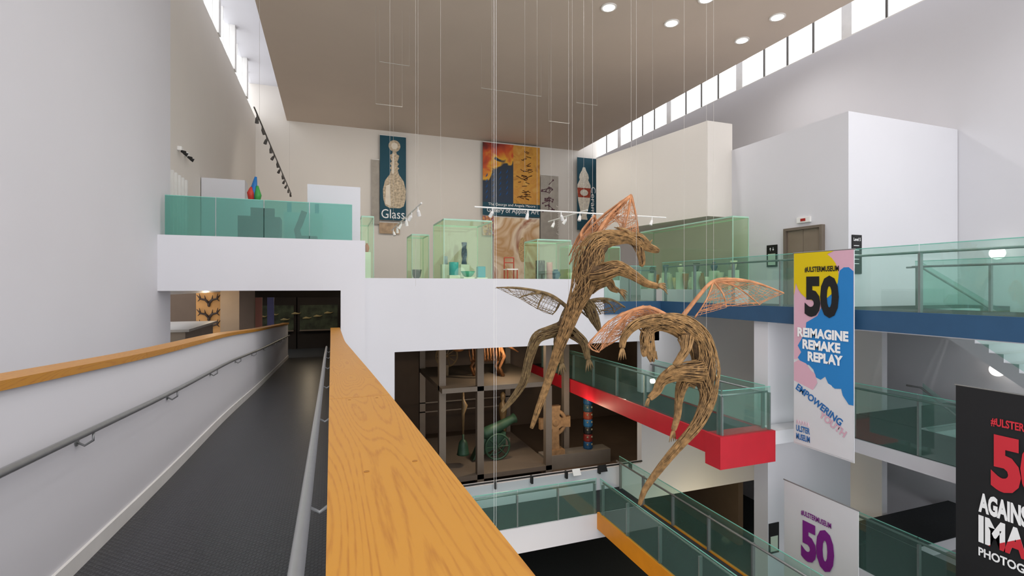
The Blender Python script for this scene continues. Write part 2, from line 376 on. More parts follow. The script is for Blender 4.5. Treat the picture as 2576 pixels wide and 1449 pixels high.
door=thing('lift_door',(11.75,9.74,-.5),'brushed steel lift doors in a steel frame','lift door')
MB().box(11.74,9.25,-.5,11.8,9.735,1.5).make('door_panel',DOORM,parent=door); MB().box(11.74,9.745,-.5,11.8,10.23,1.5).make('door_panel',DOORM,parent=door)
MB().box(11.68,9.17,-.5,11.8,9.24,1.57).box(11.68,10.24,-.5,11.8,10.31,1.57).box(11.68,9.24,1.5,11.8,10.24,1.57).make('door_frame',TOWERM,parent=door)
ind=thing('lift_indicator',(11.77,9.75,1.7),'small white lift floor indicator with red display','indicator')
MB().box(11.74,9.55,1.68,11.8,9.95,1.83).make('housing',PW,parent=ind,bevel=.01); MB().box(11.73,9.68,1.72,11.74,9.82,1.79).make('display',M('red_display','#7a1510',.4,emit=.6),parent=ind)
WT=M('white_print','#f2f2f2',.6,var=0); 
def arrows(x,y,z,par,s=.05):
    m=MB(); m.prism([(x,y,z-s),(x,y-.012,z-s),(x,y-.012,z),(x,y-.035,z),(x,y-.006,z+s),(x,y+.023,z),(x,y,z)],(.002,0,0))
    m.make('arrow_pictogram',WT,parent=par); m=MB()
    y-=.1; m.prism([(x,y,z+s),(x,y-.012,z+s),(x,y-.012,z),(x,y-.035,z),(x,y-.006,z-s),(x,y+.023,z),(x,y,z)],(.002,0,0))
    m.make('arrow_pictogram',WT,parent=par)
sg=thing('wall_sign',(11.78,10.77,.55),'black lift sign with white arrows and pale lower panel','sign')
MB().box(11.775,10.6,.55,11.8,10.95,1.17).make('sign_panel',BLACK,parent=sg)
MB().box(11.77,10.65,.6,11.775,10.9,.92).make('sign_insert',M('pale_green_print','#b8c8b4',.6),parent=sg); arrows(11.771,10.83,1.05,sg)
ls=thing('level_sign',(12.05,8.54,.3),'tall black wall sign reading Level 5','sign')
MB().box(11.9,8.53,.3,12.22,8.555,1.25).make('sign_panel',BLACK,parent=ls)
text('Level 5',(11.93,8.528,1.1),(1,0,0),(0,0,1),.24,.08,WT,ls)
for k in range(5): MB().box(11.94,8.525,.98-k*.11,12.12,8.53,.995-k*.11).make('sign_row',WT,parent=ls)
pl=thing('pier_sign',(9.67,8.78,-6.2),'black lift sign with pale lower panel on the white pier','sign')
MB().box(9.52,8.78,-6.2,9.82,8.8,-5.5).make('sign_panel',BLACK,parent=pl); MB().box(9.56,8.775,-6.15,9.78,8.78,-5.8).make('sign_insert',MATS['pale_green_print'],parent=pl)

# right side landings and stairs
for z,lab in ((-3.2,'middle'),(-5.9,'lower')):
    t=thing('landing',(12,5,z-.3),'%s stair landing slab with white edge and dark carpet'%lab,'landing')
    for a in ((10.4,-1,12.4,8.78),(12.4,7.45,XE,8.78),(12.4,-1,XE,3.5)):
        MB().box(a[0],a[1],z-.3,a[2],a[3],z-.02).make('slab',WHITE,parent=t); MB().box(a[0]+.05,a[1],z-.02,a[2],a[3],z).make('carpet',CARPET,parent=t)
    bal((10.42,8.7),(10.42,0),z,z,1.15,7,(1,0),'green glass balustrade along the %s landing'%lab)
def stair(x0,x1,y0,z0,y1,z1,lab):
    n=16; m=MB(); dy=(y1-y0)/n; dz=(z1-z0)/n
    poly=[]
    for i in range(n): poly+=[(x0,y0+dy*i,z0+dz*i),(x0,y0+dy*i,z0+dz*(i+1))]
    poly+=[(x0,y1,z1),(x0,y1,z1-.3),(x0,y0+.25,z0)]
    t=thing('staircase',((x0+x1)/2,(y0+y1)/2,min(z0,z1)),lab,'staircase')
    m.prism(poly,(x1-x0,0,0)).make('flight',WHITE,parent=t)
    x=x0-.03
    MB().vpanel((x,y0),(x,y1),(z0+.1,z0+1.05),(z1+.1,z1+1.05),.014).make('glass_panel',GLASS,parent=t)
    MB().tube([(x-.06,y0-.3,z0+.95),(x-.06,y0,z0+.95),(x-.06,y1,z1+.95),(x-.06,y1+.3,z1+.95)],.022,10).make('handrail',STEEL,parent=t,smooth=True)
stair(12.6,14.2,3.6,-3.2,7.4,-.52,'white stair flight rising to the upper walkway with steel handrail')
stair(12.6,14.2,3.6,-5.9,7.4,-3.24,'white stair flight rising to the middle landing with steel handrail')
for z in (.83,-2.1):
    g=thing('globe_wall_lamp',(15.9,7.57,z-.16),'round white glass globe wall lamp','lamp')
    MB().ball((15.7,7.57,z),.16,20).make('globe',M('opal_globe','#fff8ee',.4,emit=1.8,var=0),parent=g,smooth=True)
    MB().tube([(15.8,7.57,z),(15.99,7.57,z)],.05,12).make('mount',PW,parent=g)

# red bridge
rb=thing('red_bridge',(8.4,12,-3.9),'footbridge with red painted fascia and dark deck','bridge')
MB().box(7.74,8.4,-3.55,9.1,19,-3.2).make('deck',CARPET,parent=rb)
MB().box(7.68,8.75,-3.62,7.74,19,-3.17).make('fascia',RED,parent=rb); MB().box(9.1,8.75,-3.62,9.16,12.7,-3.17).make('fascia',RED,parent=rb)
MB().box(7.66,8.3,-3.85,9.18,8.75,-3.17).make('end_beam',RED,parent=rb)
MB().box(9.18,8.35,-3.5,10.4,8.78,-3.2).make('link_slab',WHITE,parent=rb)
bal((7.76,8.4),(7.76,18),-3.17,-3.17,.95,7,(1,0),'green glass balustrade on the red bridge')
bal((7.78,8.38),(9.12,8.38),-3.17,-3.17,.95,1,(0,1),'short glass panel closing the end of the red bridge')
bal((9.1,8.5),(9.1,12.6),-3.17,-3.17,.95,3,(-1,0),'green glass balustrade on the far edge of the red bridge')

# lower balcony + orange bridge
lo=thing('lower_balcony',(4,11.8,-6.5),'lower balcony with white fascia and dark carpet','balcony')
MB().box(.78,11.4,-6.55,8.0,12.69,-5.92).make('slab',WHITE,parent=lo); MB().box(.8,11.45,-5.92,8.0,12.69,-5.9).make('carpet',CARPET,parent=lo)
bal((1,11.42),(6.5,11.42),-5.9,-5.9,.9,5,(0,1),'green glass balustrade on the lower balcony')
ob_=thing('orange_bridge',(7.2,7,-6.2),'footbridge with orange painted fascia and dark deck','bridge')
MB().box(6.56,1,-6.2,7.9,11.4,-5.9).make('deck',CARPET,parent=ob_)
for a in ((6.5,6.56),(7.9,7.96)): MB().box(a[0],1,-6.3,a[1],11.4,-5.87).make('fascia',ORANGE,parent=ob_)
bal((6.53,11.3),(6.53,1.5),-5.87,-5.87,.9,8,(1,0),'green glass balustrade on the orange bridge')
bal((7.92,12.6),(7.92,1.5),-5.87,-5.87,.9,9,(-1,0),'green glass balustrade on the orange bridge')
bal((2,10.2),(6.2,10.2),-8.6,-8.6,1.1,4,(0,1),'green glass balustrade on the ground level')
rl=thing('parapet_rail',(5,12.6,-5.3),'black metal rail with brackets on the low white parapet','rail')
MB().tube([(1.6,12.6,-5.2),(8.7,12.6,-5.2)],.025,8).make('rail',BLACK,parent=rl)
for i in range(7): MB().box(2.0+i*1.05,12.58,-5.4,2.05+i*1.05,12.7,-5.2).make('bracket',BLACK,parent=rl)
for x,mm in ((6.5,PW),(7.35,BLACK)):
    q=thing('exhibit_caption',(x,12.55,-5.35),'small angled exhibit caption panel on the parapet rail','sign')
    MB().prism([(x-.12,12.5,-5.32),(x+.12,12.5,-5.32),(x+.12,12.6,-5.16),(x-.12,12.6,-5.16)],(0,-.01,.01)).make('caption_panel',mm,parent=q)

# dark gallery behind the lower opening
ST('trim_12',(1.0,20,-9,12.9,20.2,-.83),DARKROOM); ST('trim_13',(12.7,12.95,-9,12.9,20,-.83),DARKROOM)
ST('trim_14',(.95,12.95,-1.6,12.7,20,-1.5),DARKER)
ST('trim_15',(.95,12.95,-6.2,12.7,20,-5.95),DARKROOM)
fr=thing('steel_glass_tower',(4.8,16,-5.95),'three storey taupe steel framed display structure','display case')
for x,y in ((3.1,14.6),(4.15,14.2),(6.35,14.2),(7.55,15.4),(3.1,18),(6.35,18)):
    MB().box(x-.1,y-.1,-5.95,x+.1,y+.1,-1.6).make('column',TOWERM,parent=fr)
for z in (-2.95,-5.55):
    MB().box(3.0,14.1,z-.14,6.45,18.1,z).make('shelf_slab',TOWERM,parent=fr)
for z in (-4.22,-4.55): MB().box(3.0,17.9,z,6.45,17.95,z+.04).make('cross_rail',TOWERM,parent=fr)
BRZ=M('dark_bronze','#6a563a',.45,.2,var=.3); BONE=M('brown_bone','#7a4e2a',.6,var=.35,scale=10); STONE=M('tan_carved_stone','#8e6e4c',.8,var=.25,scale=8,bump=.5,bscale=30)
sk=MB()
sp=[(4.0,15.6,-1.9),(4.3,15.6,-1.8),(4.7,15.6,-1.78),(5.1,15.6,-1.8),(5.5,15.6,-1.95),(5.9,15.6,-2.2)]
sk.tube(sp,[.03,.06,.08,.08,.06,.02],8)
for i in range(11):
    x=4.25+i*.1
    for sy in (-1,1): sk.tube([(x,15.6,-1.8),(x,15.6+sy*.2,-1.95),(x+.02,15.6+sy*.22,-2.25),(x+.03,15.6+sy*.05,-2.45)],.024,5)
for x in (4.35,5.2):
    for sy in (-1,1): sk.tube([(x,15.6+sy*.12,-1.95),(x+.14,15.6+sy*.2,-2.3),(x-.03,15.6+sy*.2,-2.65),(x+.1,15.6+sy*.2,-2.93)],[.08,.06,.05,.07],6)
sk.ball((3.85,15.6,-2.0),(.2,.09,.11))
sk.make('animal_skeleton',BONE,label='brown fossil animal skeleton standing on a steel shelf',cat='skeleton',smooth=True)
wh=MB(); wh.tube([(3.6+.36*math.cos(a),16.2,-2.3+.36*math.sin(a)) for a in [i*2*math.pi/24 for i in range(25)]],.03,6,cap=False)
for i in range(10): a=i*math.pi/5; wh.tube([(3.6,16.2,-2.3),(3.6+.36*math.cos(a),16.2,-2.3+.36*math.sin(a))],.014,5)
wh.ball((3.6,16.2,-2.3),.06); wh.box(3.55,16.15,-2.95,3.65,16.25,-2.6).make('spoked_wheel',BRZ,label='old spoked wheel on a stand',cat='wheel')
cr=thing('ringed_stone_cross',(6.95,15.0,-5.5),'carved tan stone ringed cross on a stepped base','cross')
cx,cy,cz=6.95,14.9,-4.5
poly=[(-.14,-.85),(.14,-.85),(.12,-.2),(.22,-.14),(.54,-.18),(.54,.18),(.22,.14),(.14,.22),(.18,.56),(-.18,.56),(-.14,.22),(-.22,.14),(-.54,.18),(-.54,-.18),(-.22,-.14),(-.12,-.2)]
MB().prism([(cx+x,cy,cz+z) for x,z in poly],(0,.16,0)).make('cross_shaft',STONE,parent=cr)
MB().tube([(cx+.38*math.cos(a),cy+.08,cz+.38*math.sin(a)) for a in [i*2*math.pi/32 for i in range(33)]],.07,8,cap=False).make('cross_ring',STONE,parent=cr,smooth=True)
MB().ball((cx,cy,cz),(.12,.04,.12)).make('cross_boss',STONE,parent=cr,smooth=True)
MB().box(cx-.27,cy-.15,-5.5,cx+.27,cy+.3,-5.35).make('cross_base',STONE,parent=cr)
B('plinth',(6.48,14.7,-5.95,8.9,15.25,-5.5),M('grey_plinth','#7c746a',.7),label='low grey display plinth',cat='plinth')
cn=thing('cannon',(5.0,15.6,-5.55),'green patinated cannon on a carriage','cannon')
GRN=M('green_patina','#2e4a38',.5,.2,var=.35)
MB().tube([(4.5,15.2,-4.75),(4.6,15.2,-4.7),(5.1,15.3,-4.55),(5.6,15.4,-4.38),(5.7,15.42,-4.35)],[.1,.2,.17,.13,.17],14).make('barrel',GRN,parent=cn,smooth=True)
for sy in (-.22,.22):
    w_=MB(); w_.tube([(5.0+.4*math.cos(a),15.3+sy,-5.12+.4*math.sin(a)) for a in [i*2*math.pi/20 for i in range(21)]],.035,6,cap=False)
    for i in range(8): a=i*math.pi/4; w_.tube([(5.0,15.3+sy,-5.12),(5+.4*math.cos(a),15.3+sy,-5.12+.4*math.sin(a))],.018,5)
    w_.make('wheel',GRN,parent=cn)
MB().prism([(4.2,15.15,-5.5),(5.3,15.15,-5.05),(5.3,15.15,-4.7),(4.5,15.15,-4.85)],(0,.3,0)).make('carriage',GRN,parent=cn)
bl=thing('bronze_bell',(3.85,15.0,-5.2),'dark bronze bell hanging from an ornate rod','bell')
MB().lathe((3.85,15.0,-5.2),[(.2,0),(.18,.05),(.16,.2),(.13,.36),(.08,.44),(.03,.47),(.03,.62)]).make('bell_body',GRN,parent=bl,smooth=True)
MB().tube([(3.85,15,-4.58),(3.85,15,-3.95),(3.9,15,-3.7),(3.85,15,-3.5),(3.85,15,-3.1)],[.03,.05,.1,.04,.03],8).make('ornate_hanger',BRZ,parent=bl,smooth=True)
st_=thing('tall_figure_statue',(5.7,16.6,-5.55),'slender dark carved figure on a block','statue')
MB().lathe((5.7,16.6,-5.3),[(.1,0),(.13,.3),(.09,.6),(.15,.9),(.14,1.15),(.05,1.25),(.09,1.35),(.09,1.5),(.03,1.58)],14).make('figure',BRZ,parent=st_,smooth=True); MB().box(5.5,16.4,-5.55,5.9,16.8,-5.3).make('block',TOWERM,parent=st_)
tp=thing('totem_pole',(8.2,15.0,-5.5),'carved and painted totem pole in blue red and black','totem pole')
cols=['#1a4a72','#7a261e','#1c1c1c','#235e88','#8a3a24','#27414a','#1a4a72']
for i in range(7):
    z=-5.5+i*.25
    m=MB().lathe((8.2,15.0,z),[(.14,0),(.16,.04),(.155,.2),(.14,.25)],14); m.prism([(8.13,14.86,z+.04),(8.25,14.86,z+.04),(8.19,14.76,z+.08),(8.19,14.84,z+.14)],(0,.05,0))
    fg=m.make('carved_figure',M('totem'+cols[i],cols[i],.5),parent=tp)
    for dx in (-.08,.08): MB().ball((8.19+dx,14.86,z+.17),(.035,.03,.035),8).make('carved_eye',M('totem_eye','#8c866f',.5),parent=fg)
lamp('POINT',(5.2,14.9,-1.9),65,.08); lamp('POINT',(5.0,14.6,-3.3),62,.08); lamp('POINT',(7.4,13.9,-3.9),26,.08); lamp('POINT',(10.3,16,-2.2),50,.08); lamp('POINT',(2.2,14,-2.0),14,.08)  # added fixtureless points, raise the light on the dark gallery exhibits
lamp('POINT',(4,9,-7.4),60,.1); lamp('POINT',(10.5,11.2,-7.2),70,.1,(1,.85,.5))  # added warm points below the bridges, no lamp body, lift the lower level

# ------------------------------------------------------------------ upstairs left landing furniture
B('white_partition',(-.57,14,.6,.75,14.25,2.66),WHITE,label='plain white partition panel behind the balcony',cat='partition')
B('white_kiosk',(-3.58,16.9,.6,-2.44,17.5,3.2),WHITE,label='white boxed partition on the landing',cat='partition')
DT=M('dark_teal_furniture','#16302f',.6)
dk=thing('reception_desk',(-1.55,13.2,.6),'dark desk with a monitor behind the frosted glass','desk')
MB().box(-2.0,12.85,.6,-1.12,13.4,1.62).make('desk_body',DT,parent=dk); MB().box(-1.75,12.95,1.62,-1.25,13.05,1.83).make('monitor',BLACK,parent=dk)
ch=thing('office_chair',(-.5,13,.6),'dark office chair with curved back','chair')
MB().box(-.7,12.8,1.1,-.3,13.2,1.2).make('seat',DT,parent=ch,bevel=.02)
MB().tube([(-.72,13,1.15),(-.76,13,1.35),(-.68,13,1.55),(-.6,13,1.8)],.07,8).make('backrest',DT,parent=ch,smooth=True)
MB().tube([(-.5,13,.62),(-.5,13,1.1)],.03,8).make('column',BLACK,parent=ch)
m=MB()
for k in range(5): a=k*2*math.pi/5; m.tube([(-.5,13,.68),(-.5+.25*math.cos(a),13+.25*math.sin(a),.62)],.02,6)
m.make('chair_base',BLACK,parent=ch)
TEAL=M('teal_plastic','#1f8f9a',.4)
for x in (-.98,-.33):
    B('teal_box',(x-.05,13.65,1.85,x+.05,13.75,2.1),TEAL,label='small teal box on a shelf',cat='box',group='teal boxes',bevel=.008)
B('shelf_unit',(-1.1,13.6,.6,-.2,13.9,1.85),M('pale_shelf','#b5c9c6',.6),label='low pale shelving unit behind the frosted glass',cat='shelf')
sc=thing('abstract_sculpture',(-1.93,15,2.3),'small abstract sculpture in blue red and green','sculpture')
for pts,hx in (([(-1.93,15,2.3),(-1.95,15,2.6),(-1.9,15,2.95)],'#1f6fb4'),([(-2.0,14.95,2.3),(-2.02,14.95,2.5),(-2.0,14.95,2.66)],'#c43a2c'),([(-1.86,14.95,2.3),(-1.84,14.95,2.45),(-1.86,14.95,2.7)],'#3f9a4a')):
    MB().tube(pts,[.07,.09,.03],10).make('coloured_form',M('sc'+hx,hx,.4),parent=sc,smooth=True)
B('sculpture_plinth',(-2.15,14.8,.6,-1.7,15.2,2.3),WHITE,label='white plinth under the small sculpture',cat='plinth')
sl=thing('white_slat_screen',(-3.5,14.4,.6),'row of white upright slats','screen')
for i in range(6): MB().box(-3.58,13.5+i*.3,.6,-3.5,13.6+i*.3,2.75).make('slat',PW,parent=sl)
for y,z in ((14.6,3.45),(15.2,3.45)):
    e=thing('emergency_light',(-3.55,y,z),'small twin head emergency light on the wall','light')
    MB().box(-3.6,y-.08,z-.05,-3.5,y+.08,z+.05).make('housing',PW,parent=e,bevel=.01); 
    for s_ in (-1,1): MB().tube([(-3.5,y+s_*.1,z-.08),(-3.42,y+s_*.12,z-.12)],[.03,.05],10).make('lamp_head',BLACK,parent=e)

# ------------------------------------------------------------------ display cases upstairs
def case(x0,y0,x1,y1,zb,zt,label):
    t=thing('display_case',((x0+x1)/2,(y0+y1)/2,-.5),label,'display case')
    MB().box(x0,y0,-.498,x1,y1,zb).make('case_base',WHITE,parent=t)
    e=.008
    for a in ((x0,y0,zb,x0+e,y1,zt),(x1-e,y0,zb,x1,y1,zt),(x0,y0,zb,x1,y0+e,zt),(x0,y1-e,zb,x1,y1,zt)): MB().box(*a).make('glass_pane',CASEG,parent=t)
    MB().box(x0,y0,zt,x1,y1,zt+.03).make('case_lid',CASEG,parent=t)
    m=MB()
    for x in (x0,x1):
        for y in (y0,y1): m.box(x-.008,y-.008,zb,x+.008,y+.008,zt)
        m.box(x-.008,y0,zt,x+.008,y1,zt+.04)
    for y in (y0,y1): m.box(x0,y-.008,zt,x1,y+.008,zt+.04)
    m.make('glass_edge',M('pale_green_edge','#a5cdb6',.3),parent=t)
    return t
case(.8,14.3,1.12,16.5,.2,1.9,'narrow glass display case beside the balcony')
case(2.81,12.98,4.14,14.4,.2,1.75,'large square glass display case with teal glassware')
case(2.25,14.8,2.75,15.8,.2,1.5,'slim glass display case on a white base')
case(5.5,13.0,6.55,14.0,.2,1.3,'low glass display case holding dark vases')
case(10.3,10.7,10.85,15,-.1,1.88,'long tall glass display case of ceramics by the walkway')
case(7.3,14.6,9.2,15.3,.2,1.3,'low long glass display case on the gallery floor')
def vase(c,prof,hx,label,group='glass and ceramic vases on display'):
    return MB().lathe(c,prof,18).make('vase',M('glaze'+hx,hx,.25,var=.1),label=label,cat='vase',group=group,smooth=True)
cyl=lambda r,h:[(r,0),(r,h),(r*.85,h),(r*.85,h*.1)]
urn=lambda r,h:[(r*.5,0),(r*.6,h*.05),(r,h*.45),(r*.8,h*.75),(r*.4,h*.88),(r*.5,h)]
bowl=lambda r,h:[(r*.4,0),(r*.7,h*.3),(r,h),(r*.92,h),(r*.5,h*.3)]
def plinth(x,y,w_,h,z=.2): B('display_block',(x-w_/2,y-w_/2,z+.002,x+w_/2,y+w_/2,z+h),M('display_white','#e6ece4',.5),label='white display block inside a glass case',cat='plinth',group='white display blocks')
plinth(3.2,13.5,.3,.1); vase((3.2,13.5,.3),cyl(.13,.36),'#16a4b4','tall turquoise glass cylinder vase')
plinth(3.55,13.3,.3,.05); vase((3.55,13.3,.25),bowl(.2,.16),'#2c9c86','wide green glass bowl')
plinth(3.95,13.4,.3,.04)
MB().box(3.84,13.3,.24,4.06,13.5,.55).make('glass_block',M('blue_glass_block','#1c9ab8',.2),label='square turquoise glass block',cat='glass block',bevel=.02)
m=MB()
for i in range(14):
    a=i*.2; z=.62+i*.045; c,s_=math.cos(a)*.08,math.sin(a)*.08
    m.hexa([(3.6+c,13.9+s_,z),(3.6-s_,13.9+c,z),(3.6-c,13.9-s_,z),(3.6+s_,13.9-c,z),(3.6+c,13.9+s_,z+.05),(3.6-s_,13.9+c,z+.05),(3.6-c,13.9-s_,z+.05),(3.6+s_,13.9-c,z+.05)])
m.make('twisted_column',M('dark_blue_glaze','#27456c',.3),label='twisted dark blue glass column',cat='sculpture'); plinth(3.6,13.9,.25,.42)
plinth(3.1,14.1,.25,.42); vase((3.1,14.1,.62),cyl(.06,.24),'#7e8fa0','small grey cylinder vase')
vase((2.45,15.2,.2),bowl(.16,.3),'#1d1d1d','black glazed footed bowl')
vase((5.8,13.5,.2),cyl(.14,.55),'#2d2a2a','tall dark grey vase'); vase((6.05,13.4,.2),cyl(.09,.5),'#c98f96','tall pink glass vase'); vase((6.3,13.5,.2),urn(.15,.3),'#3e5f80','blue round patterned vase')
for i,(hx) in enumerate(['#b85a2a','#a0783a','#c8a030','#6a4a2a','#b85a2a']):
    plinth(.95,14.5+i*.42,.2,.25 if i%2 else .75); vase((.95,14.5+i*.42,.45 if i%2 else .95),urn(.07,.25),hx,'small amber glass vessel')
pal=['#e6ddc8','#d9b890','#c9c2b0','#3c4c7c','#e8e8e0','#a06a3c','#1c1c1c','#d8d0c0','#b07048']
for i in range(16):
    y=10.95+i*.25; z=-.1 if i%3 else .45
    if not i%3: plinth(10.57,y,.2,.55,-.1)
    vase((10.57,y,z),(urn if i%2 else bowl)(.1,.26+.12*(i%3)),pal[i%9],'small ceramic vessel in the long case')
for i in range(6): vase((7.5+i*.3,14.95,.2),(urn if i%2 else cyl)(.09,.25+.08*(i%3)),pal[(i*2)%9],'small ceramic vessel in the low case')
B('display_platform',(4.3,13.3,-.5,5.4,14.3,.2),WHITE,label='white display platform between glass cases',cat='platform')
gc=thing('bentwood_chair',(5.0,13.9,.2),'white and red framed chair on display','chair')
m=MB(); RP=M('red_lacquer','#a8412c',.4)
for x,y in ((4.85,13.7),(5.15,13.7),(4.85,14.0),(5.15,14.0)): m.tube([(x,y,.2),(x,y,.5 if y<13.9 else .85)],.018,6)
m.tube([(4.85,14,.85),(5.15,14,.85)],.018,6); m.tube([(4.85,14,.7),(5.15,14,.7)],.018,6); m.make('chair_frame',RP,parent=gc)
MB().box(4.83,13.68,.48,5.17,14.02,.51).make('seat',PW,parent=gc)

# ------------------------------------------------------------------ banners on the back wall
TEALB=M('deep_teal_print','#1d4c5c',.7,var=.03); GREYB=M('grey_print','#a7a096',.7,var=.1)
def bannerY(x0,x1,z0,z1,y,mat,label):
    t=thing('hanging_banner',((x0+x1)/2,y,z0),label,'banner')
    MB().box(x0,y,z0,x1,y+.02,z1).make('banner_cloth',mat,parent=t)
    MB().tube([(x0,y+.01,z1+.02),(x1,y+.01,z1+.02)],.025,8).make('top_bar',PW,parent=t)
    return t
def flat(poly,y,mat,parent,name='printed_motif'):
    return MB().prism([(x,y,z) for x,z in poly],(0,.004,0)).make(name,mat,parent=parent)
def ell(cx,cz,rx,rz,n=24): return [(cx+rx*math.cos(i*2*math.pi/n),cz+rz*math.sin(i*2*math.pi/n)) for i in range(n)]
RX=((1,0,0),(0,0,1))
y0=28.0
g=bannerY(2.52,3.93,3.63,8.25,y0,TEALB,'tall deep teal banner with a cut glass decanter reading Glass')
DEC=M('decanter_print','#bfae94',.6,var=.45,scale=9); DECL=M('decanter_light_print','#e6dcca',.6,var=.1)
prof=[(.28,0),(.5,.12),(.6,.5),(.62,1.0),(.5,1.5),(.25,1.85),(.17,2.1),(.26,2.2),(.16,2.3),(.24,2.45),(.15,2.55),(.22,2.75),(.26,2.9),(.12,2.98),(.1,3.1)]
cx=3.3
flat([(cx+r,4.3+z) for r,z in prof]+[(cx-r,4.3+z) for r,z in reversed(prof)],y0-.006,DEC,g)
flat(ell(cx,7.72,.32,.32),y0-.006,DEC,g); flat(ell(cx,7.72,.18,.18),y0-.012,DECL,g)
flat([(cx-.5,4.5),(cx-.2,4.4),(cx-.25,5.6),(cx-.45,5.5)],y0-.012,DECL,g)
flat([(cx-.14,6.2),(cx-.02,6.2),(cx-.02,7.3),(cx-.1,7.3)],y0-.012,DECL,g)
text('Glass',(2.6,y0-.012,3.72),*RX,1.25,.5,WT,g,bold=0)
bannerY(2.1,2.5,3.4,6.9,28.1,GREYB,'grey banner partly hidden behind the teal banner')
bannerY(2.5,3.6,2.9,3.5,28.15,M('brown_jug_print','#b79d80',.7,var=.3),'lower end of a banner printed with a brown jug')
c1=bannerY(8.37,12.0,4.19,8.45,y0,TEALB,'large banner with flame and gold panels for the applied art gallery')
def flame():
    m=bpy.data.materials.new('flame_print'); m.use_nodes=True; n=m.node_tree.nodes; l=m.node_tree.links; b=n['Principled BSDF']
    tc=n.new('ShaderNodeTexCoord'); nz=n.new('ShaderNodeTexNoise'); nz.inputs['Scale'].default_value=1.0; nz.inputs['Distortion'].default_value=.6
    l.new(tc.outputs['Object'],nz.inputs['Vector']); sp=n.new('ShaderNodeSeparateXYZ'); l.new(tc.outputs['Object'],sp.inputs[0])
    a=n.new('ShaderNodeMath'); a.operation='MULTIPLY_ADD'; a.inputs[1].default_value=.28; l.new(sp.outputs['Z'],a.inputs[0]); l.new(nz.outputs['Fac'],a.inputs[2])
    a2=n.new('ShaderNodeMath'); a2.operation='MULTIPLY_ADD'; a2.inputs[1].default_value=-.16; l.new(sp.outputs['X'],a2.inputs[0]); l.new(a.outputs[0],a2.inputs[2])
    r=n.new('ShaderNodeValToRGB'); e=r.color_ramp.elements
    e[0].position=.0; e[0].color=lin('#1a3450'); e[1].position=1; e[1].color=lin('#3a1810')
    for p,c in ((.64,'#1d2a3a'),(.67,'#e0a828'),(.76,'#c8501c'),(.88,'#8a2414')):
        q=e.new(p); q.color=lin(c)
    sc=n.new('ShaderNodeMath'); sc.operation='MULTIPLY'; sc.inputs[1].default_value=.58; l.new(a2.outputs[0],sc.inputs[0])
    l.new(sc.outputs[0],r.inputs['Fac']); l.new(r.outputs['Color'],b.inputs['Base Color']); b.inputs['Roughness'].default_value=.6; return m
def swirl(name,cols,scale=1.5,dist=3):
    m=bpy.data.materials.new(name); m.use_nodes=True; n=m.node_tree.nodes; l=m.node_tree.links; b=n['Principled BSDF']
    tc=n.new('ShaderNodeTexCoord'); nz=n.new('ShaderNodeTexNoise'); nz.inputs['Scale'].default_value=scale; nz.inputs['Distortion'].default_value=dist; nz.inputs['Detail'].default_value=3
    l.new(tc.outputs['Object'],nz.inputs['Vector']); r=n.new('ShaderNodeValToRGB'); e=r.color_ramp.elements
    e[0].position=.3; e[0].color=lin(cols[0]); e[1].position=.7; e[1].color=lin(cols[-1])
    for i,c in enumerate(cols[1:-1]): q=e.new(.3+.4*(i+1)/(len(cols)-1)); q.color=lin(c)
    l.new(nz.outputs['Fac'],r.inputs['Fac']); l.new(r.outputs['Color'],b.inputs['Base Color']); b.inputs['Roughness'].default_value=.6; return m
MB().box(8.37,y0-.008,4.95,10.27,y0-.002,8.45).make('flame_panel',flame(),parent=c1)
GOLD=swirl('gold_print',['#d8a850','#c88a32','#d09838','#a86c24'],1.2,1)
MB().box(10.27,y0-.008,4.95,12.0,y0-.002,8.45).make('gold_panel',GOLD,parent=c1)
m=MB()
for i in range(46):
    x=11.1+random.gauss(0,.15); z=5.2+random.random()*3.0; a=random.uniform(-.8,.8); L=random.uniform(.15,.4)
    m.tube([(x,y0-.012,z),(x+L*math.cos(a)*random.choice((-1,1)),y0-.012,z+L*math.sin(a)*.6)],.02,4)
m.make('printed_motif',M('dark_brown_print','#4a2c1c',.7),parent=c1)
m=MB()
for i in range(5):
    for j in range(4):
        x=8.55+j*.42; z=5.15+i*.32+.1*j; m.tube([(x,y0-.012,z),(x+.08,y0-.012,z+.1),(x+.1,y0-.012,z+.22)],[.02,.035,.005],4)
m.make('printed_motif',M('pale_blue_print','#2c5c98',.7),parent=c1)
text('The George and Angela Moore',(8.7,y0-.012,4.72),*RX,3.0,.2,WT,c1,bold=.005)
text('Gallery of Applied Art',(8.62,y0-.012,4.28),*RX,3.3,.36,WT,c1,bold=.005)
c2=bannerY(9.06,12.0,.45,4.1,y0+.05,swirl('brown_swirl_print',['#f0d8b8','#c89a68','#f0dcc0','#a8684a','#e6b98a'],.4,1.2),'lower banner printed with a brown and cream feather pattern')
flat(ell(10.9,2.2,.28,.75),y0+.04,M('medallion_print','#c9a878',.6,var=.4,scale=12),c2)
bannerY(8.4,9.3,3.0,4.15,28.12,swirl('purple_marbled_print',['#d8c8d8','#8a3a4a','#e8a860','#c8b8d0'],1.6,3),'narrow banner printed with purple marbling')
j=bannerY(12.05,13.25,2.9,6.8,y0,GREYB,'grey banner printed with a jewelled spray')
m=MB()
for i in range(22):
    a=random.uniform(0,6.28); L=random.uniform(.15,.5); z=5.4+random.uniform(-.9,.9)
    m.tube([(12.6,y0-.01,z),(12.6+L*math.cos(a),y0-.01,z+L*math.sin(a)*.8)],.02,4); m.ball((12.6+L*math.cos(a),y0-.012,z+L*math.sin(a)*.8),(.06,.01,.06),8)
m.make('printed_motif',M('jewel_print','#5a3a44',.6,var=.4),parent=j)
text('Jewellery',(13.1,y0-.01,5.0),(0,0,-1),(1,0,0),1.9,.3,M('pale_grey_print','#d8d2ca',.6),j,bold=0)
